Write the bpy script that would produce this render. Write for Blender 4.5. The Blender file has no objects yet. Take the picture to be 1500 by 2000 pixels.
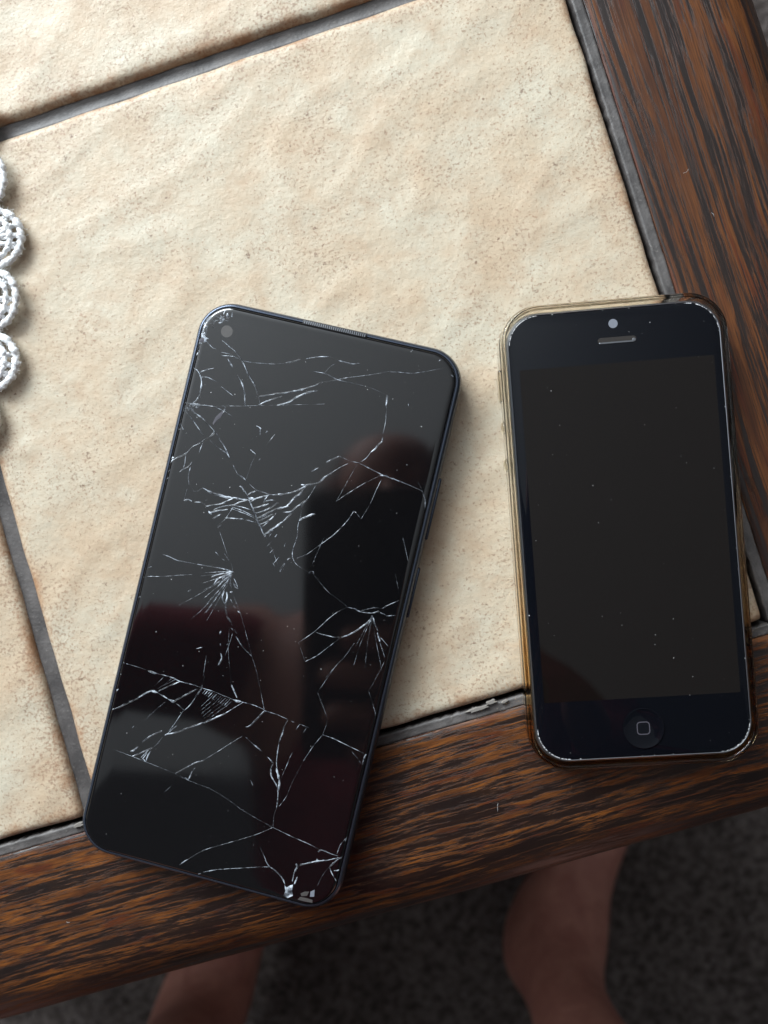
import bpy, bmesh, math, random
from mathutils import Vector, Matrix, noise

random.seed(7)
scene = bpy.context.scene
col = scene.collection
S = 0.001            # millimetres to metres
TZ = 0.45            # height of the tiled table top above the carpet

# ------------------------------------------------------------------ camera
CAM = Vector((-82.168 * S, 53.693 * S, TZ + 222.834 * S))
FPX = 1505.294       # focal length in pixels of the 1500 x 2000 photograph
ROT = Matrix.Rotation(math.radians(-16.928), 3, 'Z') @ Matrix.Rotation(math.radians(3.346), 3, 'Y') @ Matrix.Rotation(math.radians(0.764), 3, 'X')
cd = bpy.data.cameras.new('camera')
cam = bpy.data.objects.new('camera', cd); col.objects.link(cam)
cam.matrix_world = Matrix.Translation(CAM) @ ROT.to_4x4()
cd.sensor_fit = 'VERTICAL'; cd.sensor_height = 34.6; cd.lens = 34.6 * FPX / 2000
cd.clip_start = 0.004; cd.clip_end = 50
cd.dof.use_dof = True; cd.dof.focus_distance = 0.2125; cd.dof.aperture_fstop = 9.0
scene.camera = cam

# ------------------------------------------------------------------ light
world = bpy.data.worlds.new('World'); scene.world = world; world.use_nodes = True
bg = world.node_tree.nodes['Background']
bg.inputs['Color'].default_value = (0.90, 0.93, 1.0, 1); bg.inputs['Strength'].default_value = 0.09

def area_lamp(name, loc, target, sx, sy, power, colour):
    ld = bpy.data.lights.new(name, 'AREA'); ld.shape = 'RECTANGLE'; ld.size = sx; ld.size_y = sy
    ld.energy = power; ld.color = colour
    o = bpy.data.objects.new(name, ld); col.objects.link(o)
    o.location = loc
    o.rotation_euler = (Vector(target) - Vector(loc)).to_track_quat('-Z', 'Y').to_euler()
    return o
# daylight through the room's window, beyond the far left side of the table
area_lamp('window_light', (-0.98, 2.20, 1.80), (-0.42, 0.50, 1.35), 2.1, 1.0, 215, (0.88, 0.955, 1.0))

vs = scene.view_settings
vs.view_transform = 'Standard'; vs.look = 'None'; vs.gamma = 1.0; vs.exposure = 0.0
vs.use_curve_mapping = False

# ------------------------------------------------------------------ helpers
def W(x, y, z=0.0):                       # table millimetres (origin: tile corner, top face) to world metres
    return Vector((x * S, y * S, TZ + z * S))

def at(px, py, z):                        # photograph pixel to the world point on the horizontal plane of height z (metres)
    d = ROT @ Vector(((px - 750) / FPX, -(py - 1000) / FPX, -1.0))
    return CAM + d * ((z - CAM.z) / d.z)

def tag(o, label=None, cat=None, group=None, kind=None):
    if label: o['label'] = label
    if cat: o['category'] = cat
    if group: o['group'] = group
    if kind: o['kind'] = kind
    return o

def empty(name, loc, rz=0.0):
    o = bpy.data.objects.new(name, None); col.objects.link(o)
    o.empty_display_size = 0.02
    o.location = loc; o.rotation_euler = (0, 0, rz)
    return o

def link(name, mesh, mat=None, parent=None, smooth=True):
    o = bpy.data.objects.new(name, mesh); col.objects.link(o)
    if mat and not mesh.materials: mesh.materials.append(mat)
    if parent: o.parent = parent
    if smooth:
        for p in mesh.polygons: p.use_smooth = True
    return o

def mesh_from(verts, faces, name='m'):
    m = bpy.data.meshes.new(name); m.from_pydata([tuple(v) for v in verts], [], faces); m.update()
    return m

def sharp(o, deg=35):
    o.data.set_sharp_from_angle(angle=math.radians(deg)); return o

def rrect(w, h, r, n=10):
    """outline of a rounded rectangle, anticlockwise, centred (mm)"""
    pts = []
    for cx, cy, a0 in ((w/2-r, h/2-r, 0), (-w/2+r, h/2-r, 90), (-w/2+r, -h/2+r, 180), (w/2-r, -h/2+r, 270)):
        for i in range(n + 1):
            a = math.radians(a0 + 90 * i / n)
            pts.append((cx + r * math.cos(a), cy + r * math.sin(a)))
    return pts

def loft(w, h, r, rings, cap_bottom=True, cap_top=True, n=10, closed=False):
    """rings: (inset mm, z mm) stacked along a rounded rectangle"""
    verts, faces = [], []
    k = 4 * (n + 1)
    for ins, z in rings:
        for x, y in rrect(w - 2*ins, h - 2*ins, max(r - ins, 0.15), n):
            verts.append((x * S, y * S, z * S))
    R_ = len(rings)
    for j in range(R_ if closed else R_ - 1):
        a, b = j * k, ((j + 1) % R_) * k
        for i in range(k):
            faces.append((a + i, a + (i+1) % k, b + (i+1) % k, b + i))
    if not closed:
        if cap_bottom: faces.append(tuple(range(k))[::-1])
        if cap_top: faces.append(tuple(range((R_-1)*k, R_*k)))
    return mesh_from(verts, faces)

def box_mesh(x0, x1, y0, y1, z0, z1, bev=0.0):
    bm = bmesh.new()
    bmesh.ops.create_cube(bm, size=1.0)
    for v in bm.verts:
        v.co = ((x0+x1)/2 + v.co.x*(x1-x0), (y0+y1)/2 + v.co.y*(y1-y0), (z0+z1)/2 + v.co.z*(z1-z0))
    if bev > 0:
        bmesh.ops.bevel(bm, geom=bm.edges[:], offset=bev, segments=3, affect='EDGES', profile=0.5)
    m = bpy.data.meshes.new('m'); bm.to_mesh(m); bm.free()
    return m

def tube(pts, rad, n=8, verts=None, faces=None, cap=True, closed=False):
    """round tube along points (any unit); rad is a number or one per point; appended to verts/faces"""
    if verts is None: verts, faces = [], []
    pts = [Vector(p) for p in pts]
    m = len(pts); base = len(verts)
    up = Vector((0, 0, 1))
    for i, p in enumerate(pts):
        if closed: t = pts[(i+1) % m] - pts[i-1]
        else: t = pts[min(i+1, m-1)] - pts[max(i-1, 0)]
        t.normalize()
        a = t.cross(up)
        if a.length < 1e-4: a = t.cross(Vector((0, 1, 0)))
        a.normalize(); b = a.cross(t)
        r = rad[i] if isinstance(rad, (list, tuple)) else rad
        for k in range(n):
            an = 2 * math.pi * k / n
            verts.append(p + (a * math.cos(an) + b * math.sin(an)) * r)
    for i in range(m if closed else m - 1):
        a0, b0 = base + i*n, base + ((i+1) % m)*n
        for k in range(n):
            faces.append((a0+k, a0+(k+1) % n, b0+(k+1) % n, b0+k))
    if cap and not closed:
        faces.append(tuple(base + k for k in range(n))[::-1])
        faces.append(tuple(base + (m-1)*n + k for k in range(n)))
    return verts, faces

# ------------------------------------------------------------------ materials
def new_mat(name):
    m = bpy.data.materials.new(name); m.use_nodes = True
    return m, m.node_tree.nodes, m.node_tree.links, m.node_tree.nodes['Principled BSDF']

def simple(name, colour, rough=0.5, metal=0.0, ior=1.5, spec=0.5, coat=0.0):
    m, n, l, b = new_mat(name)
    b.inputs['Base Color'].default_value = (*colour, 1); b.inputs['Roughness'].default_value = rough
    b.inputs['Metallic'].default_value = metal; b.inputs['IOR'].default_value = ior
    b.inputs['Specular IOR Level'].default_value = spec; b.inputs['Coat Weight'].default_value = coat
    return m

class N:
    """small node-graph builder"""
    def __init__(self, mat): self.t = mat.node_tree
    def add(self, kind, **kw):
        nd = self.t.nodes.new(kind)
        for k, v in kw.items(): setattr(nd, k, v)
        return nd
    def put(self, nd, **kw):
        for k, v in kw.items():
            s = nd.inputs[k.replace('_', ' ')] if not k.startswith('i') or not k[1:].isdigit() else nd.inputs[int(k[1:])]
            if hasattr(v, 'is_output'): self.t.links.new(v, s)
            else: s.default_value = v
        return nd
    def noise(self, vec, scale, detail=4.0, rough=0.55, dist=0.0):
        nd = self.add('ShaderNodeTexNoise')
        self.put(nd, Vector=vec, Scale=scale, Detail=detail, Roughness=rough, Distortion=dist)
        return nd.outputs[0]
    def ramp(self, fac, stops, interp='LINEAR'):
        nd = self.add('ShaderNodeValToRGB'); cr = nd.color_ramp; cr.interpolation = interp
        while len(cr.elements) < len(stops): cr.elements.new(0.5)
        for e, (p, c) in zip(cr.elements, stops):
            e.position = p; e.color = (c, c, c, 1) if isinstance(c, (int, float)) else (*c, 1)
        self.t.links.new(fac, nd.inputs[0])
        return nd.outputs[0]
    def mix(self, fac, a, b, mode='MIX'):
        nd = self.add('ShaderNodeMix', data_type='RGBA', blend_type=mode)
        for s, v in ((nd.inputs[0], fac), (nd.inputs[6], a), (nd.inputs[7], b)):
            if hasattr(v, 'is_output'): self.t.links.new(v, s)
            elif isinstance(v, tuple): s.default_value = (*v, 1)
            else: s.default_value = v
        return nd.outputs[2]
    def math(self, op, a, b=0.0, clamp=False):
        nd = self.add('ShaderNodeMath', operation=op, use_clamp=clamp)
        for s, v in ((nd.inputs[0], a), (nd.inputs[1], b)):
            if hasattr(v, 'is_output'): self.t.links.new(v, s)
            else: s.default_value = v
        return nd.outputs[0]
    def coords(self, scale=(1, 1, 1), rnd=0.0, rot=(0, 0, 0)):
        tc = self.add('ShaderNodeTexCoord'); mp = self.add('ShaderNodeMapping')
        mp.inputs['Scale'].default_value = scale; mp.inputs['Rotation'].default_value = rot
        self.t.links.new(tc.outputs['Object'], mp.inputs['Vector'])
        if rnd:
            oi = self.add('ShaderNodeObjectInfo')
            v = self.add('ShaderNodeVectorMath', operation='SCALE')
            v.inputs[0].default_value = (rnd, rnd*1.7, rnd*0.6); self.t.links.new(oi.outputs['Random'], v.inputs['Scale'])
            self.t.links.new(v.outputs[0], mp.inputs['Location'])
        return mp.outputs[0]
    def bump(self, height, strength, dist, normal=None):
        nd = self.add('ShaderNodeBump')
        self.put(nd, Strength=strength, Distance=dist, Height=height)
        if normal: self.t.links.new(normal, nd.inputs['Normal'])
        return nd.outputs[0]

def tile_material():
    m, nodes, links, b = new_mat('glazed_stone_tile'); g = N(m)
    v = g.coords((1, 1, 1), 3.0)
    big = g.noise(v, 46, 5, 0.62)
    mid = g.noise(v, 120, 5, 0.65, 0.3)
    base = g.mix(g.ramp(big, [(0.36, 0.0), (0.66, 1.0)]), (0.448, 0.352, 0.248), (0.466, 0.418, 0.325))
    base = g.mix(g.ramp(mid, [(0.46, 0.0), (0.76, 0.6)]), base, (0.360, 0.245, 0.155))
    # brown speckle in the glaze, gathered in patches and towards the worn rim
    rim = g.add('ShaderNodeAttribute', attribute_name='rim').outputs['Fac']
    patch = g.ramp(g.noise(v, 52, 5, 0.7, 0.5), [(0.40, 0.0), (0.70, 1.0)])
    fine = g.noise(v, 1150, 2, 0.6)
    dens = g.math('ADD', g.math('MULTIPLY', patch, 0.11), g.math('MULTIPLY', rim, 0.09))
    sp = g.math('MULTIPLY', g.math('SUBTRACT', g.math('ADD', fine, dens), 0.610), 8.0, True)
    tint = g.mix(g.noise(v, 160, 2), (0.26, 0.135, 0.070), (0.22, 0.165, 0.125))
    col1 = g.mix(g.math('MULTIPLY', sp, 0.66), base, tint)
    spots = g.noise(v, 520, 3, 0.62)
    dk = g.math('MULTIPLY', g.math('SUBTRACT', g.math('ADD', spots, g.math('MULTIPLY', patch, 0.075)), 0.685), 12.0, True)
    col2 = g.mix(g.math('MULTIPLY', dk, 0.70), col1, (0.13, 0.075, 0.048))
    rimn = g.ramp(g.math('MULTIPLY', rim, g.noise(v, 140, 4, 0.7)), [(0.36, 0.0), (0.62, 0.8)])
    col3 = g.mix(rimn, col2, (0.27, 0.135, 0.065))
    links.new(col3, b.inputs['Base Color'])
    links.new(g.ramp(mid, [(0.3, 0.36), (0.7, 0.52)]), b.inputs['Roughness'])
    b.inputs['Specular IOR Level'].default_value = 0.24
    n1 = g.bump(g.noise(v, 420, 5, 0.68), 0.34, 0.0008)
    n2 = g.bump(fine, 0.12, 0.0003, n1)
    links.new(n2, b.inputs['Normal'])
    return m

def wood_material(name, length_scale, ring, hi):
    """dark stained oak; grain runs along the object's X axis"""
    m, nodes, links, b = new_mat(name); g = N(m)
    v = g.coords((1, 1, 1), 2.3)
    warp = g.noise(g.coords((7, 22, 22), 2.3), 1.0, 3, 0.5)
    vv = g.add('ShaderNodeVectorMath', operation='ADD')
    sc = g.add('ShaderNodeVectorMath', operation='SCALE'); sc.inputs[0].default_value = (0, 0.006, 0.006); links.new(warp, sc.inputs['Scale'])
    links.new(v, vv.inputs[0]); links.new(sc.outputs[0], vv.inputs[1])
    def stretched(sx, sy, detail, rough, dist=0.0):
        mp = g.add('ShaderNodeMapping'); mp.inputs['Scale'].default_value = (sx, sy, sy)
        links.new(vv.outputs[0], mp.inputs['Vector'])
        return g.noise(mp.outputs[0], 1.0, detail, rough, dist)
    pores = stretched(length_scale, 780, 6, 0.74, 0.10)
    bands = stretched(length_scale * 0.22, 230, 3, 0.6, 0.2)
    dash = stretched(length_scale * 2.0, 1600, 4, 0.7)
    fib = stretched(length_scale * 3, 2600, 3, 0.65)
    tone = stretched(length_scale * 1.1, 200, 3, 0.6, 0.5)
    fleck = stretched(length_scale * 1.5, 260, 2, 0.5, 0.4)
    body = g.mix(g.ramp(tone, [(0.34, 0.0), (0.68, 1.0)]), (0.048, 0.0155, 0.006), hi)
    body = g.mix(g.ramp(fleck, [(0.56, 0.0), (0.66, 0.8)]), body, (0.070, 0.0155, 0.0055))
    body = g.mix(g.ramp(fib, [(0.36, 0.8), (0.56, 0.0)]), body, (0.026, 0.010, 0.005))
    streak = g.math('ADD', g.math('MULTIPLY', pores, 0.62), g.math('MULTIPLY', bands, ring))
    k = 0.62 * 0.5 + ring * 0.5
    dark = g.ramp(streak, [(k - 0.016, 1.0), (k + 0.014, 0.0)])
    dark = g.math('MAXIMUM', dark, g.ramp(dash, [(0.36, 0.95), (0.395, 0.0)]))
    fin = g.mix(g.math('MULTIPLY', dark, 0.93), body, (0.0075, 0.0052, 0.0048))
    links.new(fin, b.inputs['Base Color'])
    links.new(g.mix(dark, (0.46, 0.46, 0.46), (0.36, 0.36, 0.36)), b.inputs['Roughness'])
    links.new(g.math('ADD', g.math('MULTIPLY', dark, 0.14), 0.27), b.inputs['Specular IOR Level'])
    h = g.math('SUBTRACT', g.math('MULTIPLY', fib, 0.35), dark)
    links.new(g.bump(h, 0.42, 0.00020), b.inputs['Normal'])
    return m

def grout_material():
    m, nodes, links, b = new_mat('grey_grout'); g = N(m)
    v = g.coords()
    a = g.noise(v, 120, 5, 0.6); f = g.noise(v, 900, 4, 0.6)
    c = g.mix(g.ramp(a, [(0.35, 0.0), (0.7, 1.0)]), (0.045, 0.041, 0.040), (0.105, 0.096, 0.092))
    c = g.mix(g.ramp(f, [(0.60, 0.0), (0.72, 0.5)]), c, (0.20, 0.185, 0.17))
    links.new(c, b.inputs['Base Color']); b.inputs['Roughness'].default_value = 0.52
    b.inputs['Specular IOR Level'].default_value = 0.38
    links.new(g.bump(g.math('ADD', a, g.math('MULTIPLY', f, 0.7)), 0.45, 0.0005), b.inputs['Normal'])
    return m

def screen_material(name, colour, rough, smudge, spec=0.5):
    m, nodes, links, b = new_mat(name); g = N(m)
    v = g.coords()
    b.inputs['Base Color'].default_value = (*colour, 1)
    s = g.ramp(g.noise(v, 34, 4, 0.6), [(0.45, 0.0), (0.75, 1.0)])
    r = g.math('ADD', g.math('MULTIPLY', s, smudge), rough)
    links.new(r, b.inputs['Roughness'])
    b.inputs['Specular IOR Level'].default_value = spec
    return m

def crack_material():
    m, nodes, links, b = new_mat('fractured_glass'); g = N(m)
    v = g.coords((1, 1, 1))
    f = g.noise(v, 560, 3, 0.65); f2 = g.noise(v, 260, 2, 0.5)
    links.new(g.mix(g.ramp(f, [(0.35, 0.0), (0.68, 1.0)]), (0.10, 0.115, 0.14), (0.62, 0.68, 0.76)), b.inputs['Base Color'])
    b.inputs['Roughness'].default_value = 0.25
    links.new(g.math('MULTIPLY', g.ramp(f, [(0.30, 0.25), (0.58, 1.0)]), g.ramp(f2, [(0.36, 0.10), (0.62, 1.0)])), b.inputs['Alpha'])
    return m

def carpet_material():
    m, nodes, links, b = new_mat('carpet_pile'); g = N(m)
    v = g.coords()
    a = g.noise(v, 150, 3, 0.6); c = g.noise(v, 330, 3, 0.7)
    k = g.mix(g.ramp(a, [(0.35, 0.0), (0.68, 1.0)]), (0.055, 0.043, 0.039), (0.19, 0.160, 0.148))
    k = g.mix(g.ramp(c, [(0.60, 0.0), (0.74, 1.0)]), k, (0.36, 0.33, 0.33))
    links.new(k, b.inputs['Base Color']); b.inputs['Roughness'].default_value = 0.95
    b.inputs['Specular IOR Level'].default_value = 0.1
    links.new(g.bump(g.math('ADD', a, c), 1.0, 0.006), b.inputs['Normal'])
    return m

def skin_material():
    m, nodes, links, b = new_mat('skin'); g = N(m)
    v = g.coords()
    a = g.noise(v, 55, 5, 0.65, 0.6); f = g.noise(v, 420, 3, 0.6)
    c = g.mix(g.ramp(a, [(0.35, 0.0), (0.7, 1.0)]), (0.44, 0.205, 0.155), (0.31, 0.120, 0.093))
    links.new(c, b.inputs['Base Color']); b.inputs['Roughness'].default_value = 0.52
    b.inputs['Subsurface Weight'].default_value = 0.12
    b.inputs['Subsurface Radius'].default_value = (0.009, 0.004, 0.002)
    b.inputs['Subsurface Scale'].default_value = 1.0
    links.new(g.bump(f, 0.25, 0.0006), b.inputs['Normal'])
    return m

def cloth_material(name, colour, dark):
    m, nodes, links, b = new_mat(name); g = N(m)
    v = g.coords()
    links.new(g.mix(g.noise(v, 60, 4, 0.6), colour, dark), b.inputs['Base Color'])
    b.inputs['Roughness'].default_value = 0.9; b.inputs['Specular IOR Level'].default_value = 0.15
    links.new(g.bump(g.noise(v, 26, 3, 0.5), 0.6, 0.012, g.bump(g.noise(v, 1400, 2), 0.4, 0.0005)), b.inputs['Normal'])
    return m

def yarn_material():
    m, nodes, links, b = new_mat('white_cotton_yarn'); g = N(m)
    v = g.coords()
    links.new(g.mix(g.noise(v, 500, 3), (0.84, 0.85, 0.86), (0.92, 0.925, 0.93)), b.inputs['Base Color'])
    b.inputs['Roughness'].default_value = 0.85
    links.new(g.bump(g.noise(v, 1300, 4, 0.7), 0.9, 0.0009), b.inputs['Normal'])
    return m

def case_material():
    m, nodes, links, b = new_mat('yellowed_clear_silicone'); g = N(m)
    # yellowed silicone; the tint is uneven and deepens towards the lower half
    tc = g.add('ShaderNodeTexCoord'); sx = g.add('ShaderNodeSeparateXYZ'); links.new(tc.outputs['Object'], sx.inputs[0])
    amber = g.math('ADD', g.math('MULTIPLY', sx.outputs['Y'], -11.0), g.math('MULTIPLY', g.noise(g.coords(), 30, 2), 0.25))
    amber = g.ramp(amber, [(0.0, 0.0), (0.55, 1.0)])
    links.new(g.mix(amber, (0.99, 0.955, 0.87), (0.95, 0.64, 0.31)), b.inputs['Base Color'])
    b.inputs['Transmission Weight'].default_value = 1.0
    b.inputs['Roughness'].default_value = 0.10; b.inputs['IOR'].default_value = 1.33
    return m

M = dict(
    tile=tile_material(), wood_front=wood_material('stained_oak_flat_grain', 46, 0.26, (0.180, 0.060, 0.0115)),
    wood_side=wood_material('stained_oak_straight_grain', 19, 0.34, (0.120, 0.041, 0.011)), grout=grout_material(),
    crack=crack_material(), carpet=carpet_material(), skin=skin_material(), yarn=yarn_material(), case=case_material(),
    shirt=cloth_material('burgundy_cotton', (0.22, 0.027, 0.038), (0.14, 0.016, 0.024)),
    shorts=cloth_material('dark_cotton', (0.020, 0.020, 0.026), (0.012, 0.012, 0.016)),
    hair=cloth_material('brown_hair', (0.035, 0.018, 0.012), (0.02, 0.010, 0.008)),
    glass_big=screen_material('black_cracked_glass', (0.0030, 0.0029, 0.0034), 0.055, 0.05, 0.68),
    glass_small=screen_material('black_bezel_glass', (0.0028, 0.0033, 0.0050), 0.02, 0.06, 0.17),
    display=screen_material('switched_off_display', (0.0050, 0.0038, 0.0034), 0.02, 0.06, 0.25),
    frame_big=simple('blue_black_frame', (0.060, 0.072, 0.098), 0.26, 0.75),
    slot_and_crack_shade=simple('dark_slot_and_crack_shade', (0.004, 0.004, 0.005), 0.5),
    metal=simple('slate_aluminium', (0.20, 0.21, 0.23), 0.34, 0.9),
    lens=simple('camera_lens_window', (0.16, 0.17, 0.20), 0.22),
    lens_dim=simple('camera_hole', (0.062, 0.058, 0.056), 0.3),
    ink=simple('grey_print', (0.060, 0.056, 0.068), 0.3),
    mesh_dark=simple('speaker_mesh', (0.010, 0.0065, 0.0045), 0.7),
    black=simple('black_plastic', (0.006, 0.006, 0.008), 0.35),
    ceiling=simple('white_ceiling_paint', (0.77, 0.775, 0.785), 0.9, spec=0.2),
    dust=simple('pale_dust', (0.55, 0.55, 0.56), 0.9),
    chip=simple('crushed_glass', (0.36, 0.39, 0.43), 0.3),
    chip_grout=simple('pale_grout_flake', (0.17, 0.155, 0.14), 0.8),
    bed=simple('fibre_board', (0.03, 0.022, 0.018), 0.9),
)

# ------------------------------------------------------------------ setting: carpet and ceiling
def carpet():
    n = 150; verts, faces = [], []
    xs = [-2.2, -1.0] + [-0.45 + 1.0 * i / n for i in range(n + 1)] + [1.2, 2.2]
    ys = [-2.2, -1.0] + [-0.62 + 1.0 * i / n for i in range(n + 1)] + [1.2, 2.2]
    for y in ys:
        for x in xs:
            verts.append((x, y, -0.002 + 0.0035 * noise.noise(Vector((x*140, y*140, 0))) + 0.002 * noise.noise(Vector((x*60, y*60, 5)))))
    k = len(xs)
    for j in range(len(ys) - 1):
        for i in range(k - 1): faces.append((j*k+i, j*k+i+1, (j+1)*k+i+1, (j+1)*k+i))
    tag(link('carpet', mesh_from(verts, faces), M['carpet']), kind='structure')
carpet()
tag(link('ceiling', mesh_from([(-3.3, 0.24, 2.45), (2.7, -1.58, 2.45), (3.5, 2.75, 2.45), (-3.3, 2.75, 2.45)], [(0, 3, 2, 1)]), M['ceiling']), kind='structure')

# ------------------------------------------------------------------ coffee table
TW, TH, GAP = 200.6, 201.4, 4.6
NX, NY = 3, 4
FX0 = -(NX * TW + (NX-1) * GAP); FY1 = NY * TH + (NY-1) * GAP
table = empty('coffee_table', (FX0/2*S, FY1/2*S, 0))
tag(table, 'tile topped coffee table with dark stained oak frame, standing on the brown carpet', 'coffee table')
T_OFF = Vector((-FX0/2*S, -FY1/2*S, 0))      # table-local = world + T_OFF

def tile_mesh(seed):
    def lines(L):
        a = [0, .25, .7, 1.3, 2.2, 3.4]; mid = [3.4 + (L - 6.8) * i / 84 for i in range(1, 84)]
        return a + mid + [L - t for t in reversed(a)]
    xs, ys = lines(TW), lines(TH)
    verts, faces, rim = [], [], []
    rr = 2.6
    for y in ys:
        for x in xs:
            d = min(x, TW - x, y, TH - y)
            dx, dy = min(x, TW - x), min(y, TH - y)
            z = 0.0
            for q in (dx, dy):
                if q < rr: z -= (rr - math.sqrt(max(rr*rr - (rr-q)**2, 0))) * 0.85
            p = Vector((x, y, seed * 37.1))
            q1 = Vector((x * 0.055 + y * 0.018, y * 0.030 - x * 0.016, seed * 9.3))
            h = 0.20 * noise.noise(q1) + 0.10 * noise.noise(q1 * 2.3 + Vector((7, 1, 3))) + 0.06 * noise.noise(p * 0.24)
            ua, va = x * 0.88 + y * 0.47, -x * 0.47 + y * 0.88
            h += 0.36 * max(0.0, 1 - 3.4 * abs(noise.noise(Vector((ua * 0.026, va * 0.060, seed * 3.3))))) ** 1.7 + 0.16 * noise.noise(Vector((ua * 0.06, va * 0.14, seed * 5.1)))
            z += h * min(1.0, 0.25 + d / 9.0) - 0.15
            ex = 0.45 * noise.noise(Vector((x * 0.08, y * 0.08, seed + 50))) * max(0, 1 - d / 6)
            ey = 0.45 * noise.noise(Vector((x * 0.08, y * 0.08, seed + 90))) * max(0, 1 - d / 6)
            verts.append(((x - TW/2 + ex) * S, (y - TH/2 + ey) * S, z * S))
            rim.append(max(0.0, 1 - d / 11.0))
    k, kk = len(xs), len(ys)
    for j in range(kk - 1):
        for i in range(k - 1): faces.append((j*k+i, j*k+i+1, (j+1)*k+i+1, (j+1)*k+i))
    loop = [i for i in range(k)] + [j*k+k-1 for j in range(1, kk)] + [(kk-1)*k+i for i in range(k-2, -1, -1)] + [j*k for j in range(kk-2, 0, -1)]
    b0 = len(verts)
    for i in loop:
        x, y, z = verts[i]; verts.append((x, y, -8.5 * S)); rim.append(1.0)
    n = len(loop)
    for i in range(n): faces.append((loop[(i+1) % n], loop[i], b0 + i, b0 + (i+1) % n))
    m = mesh_from(verts, faces)
    at_ = m.attributes.new('rim', 'FLOAT', 'POINT')
    for i, r in enumerate(rim): at_.data[i].value = r
    return m

for ix in range(NX):
    for iy in range(NY):
        o = link('tile', tile_mesh(ix * 2.7 + iy * 5.3 + 1), M['tile'], table)
        o.location = Vector((-(TW/2 + ix * (TW + GAP)) * S, (TH/2 + iy * (TH + GAP)) * S, TZ)) + T_OFF
        o.rotation_euler = (0, 0, 0)

# boards and grout under and between the tiles
link('tile_bed', box_mesh(FX0*S - 0.0043 + T_OFF.x, 0.0043 + T_OFF.x, -0.0043 + T_OFF.y, FY1*S + 0.0043 + T_OFF.y, TZ - 0.030, TZ - 0.0087), M['bed'], table, smooth=False)
def grout_strip(a, b, half, z, hollow, seed, step=2.0, ragged=0.25):
    """bead of grout from a to b (table mm), half wide; ragged edges, hollowed middle"""
    a, b = Vector((*a, 0)), Vector((*b, 0)); L = (b - a).length; t = (b - a) / L; s = Vector((-t.y, t.x, 0))
    verts, faces = [], []
    n = int(L / step); cs = (-1.0, -0.86, -0.5, 0.0, 0.5, 0.86, 1.0)
    for i in range(n + 1):
        p = a + t * (L * i / n)
        for c in cs:
            e = ragged * noise.noise(Vector((i * 0.55, c * 2, seed))) if abs(c) > 0.9 else 0.0
            zz = z - hollow * (1 - c * c) + 0.22 * noise.noise(Vector((i * 0.30, c * 2.5, seed + 4)))
            if abs(c) == 1.0: zz -= 0.5
            q = p + s * (c * half + e)
            verts.append(W(q.x, q.y, zz) + T_OFF)
        for c in (1.0, -1.0):
            q = p + s * (c * half)
            verts.append(W(q.x, q.y, -8.6) + T_OFF)
    k = len(cs) + 2
    for i in range(n):
        for j in range(k):
            faces.append((i*k+j, (i+1)*k+j, (i+1)*k+(j+1) % k, i*k+(j+1) % k))
    faces.append(tuple(range(k))); faces.append(tuple(n*k + j for j in range(k))[::-1])
    return link('grout_line', mesh_from(verts, faces), M['grout'], table)
for ix in range(1, NX):
    x = -(ix * TW + (ix - 0.5) * GAP)
    for iy in range(NY):
        y0 = iy * (TH + GAP)
        grout_strip((x, y0 - 0.3 if iy else -0.4), (x, y0 + TH + (0.3 if iy < NY - 1 else 0)), 2.6, -1.9, 0.5, ix + 3 * iy)
for iy in range(1, NY):
    yy = iy * TH + (iy - 0.5) * GAP
    grout_strip((FX0, yy), (0.0, yy), 2.6, -2.0, 0.6, 9 + iy * 5)
grout_strip((FX0 - 4.2, -2.9), (4.25, -2.9), 1.5, -0.85, 0.10, 11, 0.9, 0.55)
grout_strip((2.75, -1.3), (2.75, FY1 + 4.2), 1.65, -0.85, 0.15, 12, 1.3, 0.45)
grout_strip((FX0 - 2.75, -1.3), (FX0 - 2.75, FY1 + 4.2), 1.6, -0.75, 0.2, 13, 3.0, 0.5)
grout_strip((FX0 - 1, FY1 + 2.75), (1.0, FY1 + 2.75), 1.6, -0.75, 0.2, 14, 3.0, 0.5)

# loose flakes of pale grout at the front edge
def flake(cx, cy, rx, ry, seed, rot):
    random.seed(seed); n = 11; verts = []
    for z, f in ((-0.9, 1.0), (-0.28, 0.96), (-0.14, 0.80)):
        for i in range(n):
            a = 2*math.pi*i/n; r = 1 + 0.75 * noise.noise(Vector((math.cos(a)*2.6, math.sin(a)*2.6, seed)))
            x, y = rx * r * f * math.cos(a), ry * r * f * math.sin(a)
            verts.append(W(cx + x*math.cos(rot) - y*math.sin(rot), cy + x*math.sin(rot) + y*math.cos(rot), z) + T_OFF)
    faces = [(k*n+i, k*n+(i+1) % n, (k+1)*n+(i+1) % n, (k+1)*n+i) for k in range(2) for i in range(n)]
    faces.append(tuple(range(2*n, 3*n)))
    link('grout_flake', mesh_from(verts, faces), M['chip_grout'], table, smooth=False)
for px, py, rx, ry, sd in ((935, 1385, 3.2, 0.55, 1), (960, 1372, 1.6, 0.6, 2), (986, 1371, 1.2, 0.4, 3), (152, 1612, 1.6, 0.6, 5)):
    p = at(px, py, TZ); flake(p.x / S, p.y / S, rx, ry, sd, 0.03)

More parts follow.
